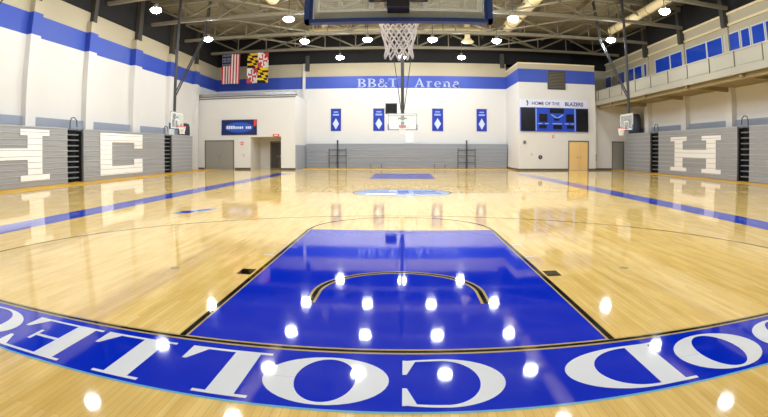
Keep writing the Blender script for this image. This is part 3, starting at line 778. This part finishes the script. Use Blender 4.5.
# ------------------------------------------------------------------ basketball goals
def net_mesh(c, z0=-.02, z1=-.455, r0=.225, r1=.14, n=10, rows=5, rad=.006):
    mb = MB()
    for s in (-1, 1):
        for k in range(n):
            pts = []
            for j in range(rows * 2 + 1):
                t_ = j / (rows * 2); a = 2 * PI * (k + s * t_ * rows * .5) / n
                r = r0 + (r1 - r0) * min(1, t_ * 1.25) + .035 * max(0, t_ - .8) * 5 * .6
                pts.append((c[0] + r * math.cos(a), c[1] + r * math.sin(a), c[2] + z0 + (z1 - z0) * t_))
            mb.tube(pts, rad, 5)
    return mb
def goal(label, loc, rz, mastfn, near=False, rad=.006):
    """local frame: rim centre at the origin (x, y), board behind it at -y, rim height z = 3.05 above the origin"""
    g = thing('basketball_goal', label, 'basketball goal', loc, rz, 'ceiling hung basketball goals')
    P = lambda n_, mb, m, par=None, smooth=False: obj(n_, mb, m, par or g, smooth)
    by = -.375
    P('backboard', MB().box(-.9, .9, by - .03, by, 2.92, 3.96), 'glass')
    fr = MB().box(-.93, -.88, by - .045, by + .005, 2.91, 3.97).box(.88, .93, by - .045, by + .005, 2.9, 3.97).box(-.88, .88, by - .045, by + .005, 3.92, 3.97).box(-.88, .88, by - .045, by + .005, 2.91, 2.935)
    P('board_frame', fr, 'frame_light' if not near else 'navy')
    wm = MB(); e = by + .004
    wm.box(-.87, -.82, e - .006, e, 2.96, 3.9).box(.82, .87, e - .006, e, 2.96, 3.9).box(-.87, .87, e - .034, e, 2.94, 3.01).box(-.87, .87, e - .006, e, 3.86, 3.91)
    wm.box(-.305, -.255, e - .006, e, 3.05, 3.5).box(.255, .305, e - .006, e, 3.05, 3.5).box(-.255, .255, e - .006, e, 3.45, 3.5)
    P('target_lines', wm, 'white_mark')
    pd = MB().box(-.96, .96, by - .07, by + .03, 2.89, 2.93).box(-.965, -.91, by - .07, by + .03, 2.89, 3.25).box(.91, .965, by - .07, by + .03, 2.89, 3.25)
    P('edge_padding', pd, 'navy')
    ring_ = MB().tube([(.225 * math.cos(a * PI / 16), .225 * math.sin(a * PI / 16), 3.05) for a in range(32)], .011 if near else .02, 8, close=True)
    ring_.box(-.09, .09, by + .03, -.2, 3.02, 3.06)
    rm = P('rim', ring_, 'orange')
    obj('net', net_mesh((0, 0, 3.05), rad=rad), 'net', g)
    P('mount', MB().box(-.11, .11, by - .3, by - .045, 2.98, 3.5).box(-.3, .3, by - .16, by - .05, 3.1, 3.2).box(-.3, .3, by - .16, by - .05, 3.6, 3.7), 'steel_dark')
    mastfn(P, by)
    return g
def central_mast(P, by):
    h = ZB + .02
    P('mast', MB().tube([(0, by - .22, 3.5), (0, by - .22, h)], .1, 10), 'mast')
    for s in (-1, 1):
        P('side_strut', MB().tube([(s * .12, by - .22, 4.2), (s * 1.1, by - .22, h)], .03, 6), 'mast')
goal('near glass basketball goal seen from behind with a white net', (0, 1.6, 0), 0, lambda P, by: (
    P('mast', MB().tube([(0, by - .22, 3.45), (0, by - .22, 4.6), (0, 3.0 - 1.6, ZB + .02)], .09, 10), 'steel_dark'),
    P('side_strut', MB().tube([(-.28, by - .1, 3.65), (-1.3, 1.4, ZB + .02)], .035, 8), 'steel_dark'),
    P('side_strut', MB().tube([(.28, by - .1, 3.65), (1.3, 1.4, ZB + .02)], .035, 8), 'steel_dark')), near=True, rad=.0095)
def far_mast(P, by):
    h = ZB + .02; yb = by - .22
    P('mast', MB().tube([(0, yb, 3.3), (0, yb, h + 1.85)], .11, 8), 'mast')
    for s in (-1, 1): P('side_strut', MB().tube([(s * .1, yb, 4.2), (s * 1.15, yb, h + 1.85)], .03, 6), 'mast')
    P('cross_bar', MB().box(-.95, .95, yb - .04, yb + .04, 3.83, 3.9), 'mast')
goal('far glass basketball goal hanging before the far wall', (0.0, 27.05, 0), PI, far_mast, rad=.011)
clock = thing('shot_clock', 'black shot clock box beside the far basketball goal', 'shot clock', (-.74, 27.72, 3.97))
obj('case', MB().box(-.38, .38, -.12, .12, .0, .68), 'board_k', clock)
obj('display', MB().box(-.3, .3, -.135, -.121, .1, .58), 'slot', clock)
obj('bracket', MB().box(.1, .68, -.03, .03, -.1, .0).box(.3, .36, -.03, .03, -.14, .02), 'mast', clock)
def side_mast(P, by):
    yb = by - .2
    P('mast', MB().tube([(0, yb, 3.3), (0, yb, ZD - .01)], .1, 8), 'mast')
    for dx in (-.12, .12):
        P('brace', MB().tube([(dx, yb, 5.0), (dx + (1.9 if BR > 0 else -1.9), yb + 1.0, 9.0), (dx + (2.2 if BR > 0 else -2.2), yb + 1.2, ZD - .01)], .045, 6), 'mast')
for xx, yy, rz, lab, B in ((-13.45, 23.4, -PI / 2, 'side basketball goal in front of the left bleachers, farther one', -1), (13.9, 24.5, PI / 2, 'side basketball goal in front of the right bleachers, farther one', 1),
                           (-14.25, 7.35, -PI / 2, 'side basketball goal at the left edge of the photo', -1)):
    BR = B
    goal(lab, (xx, yy, 0), rz, side_mast, rad=.011)
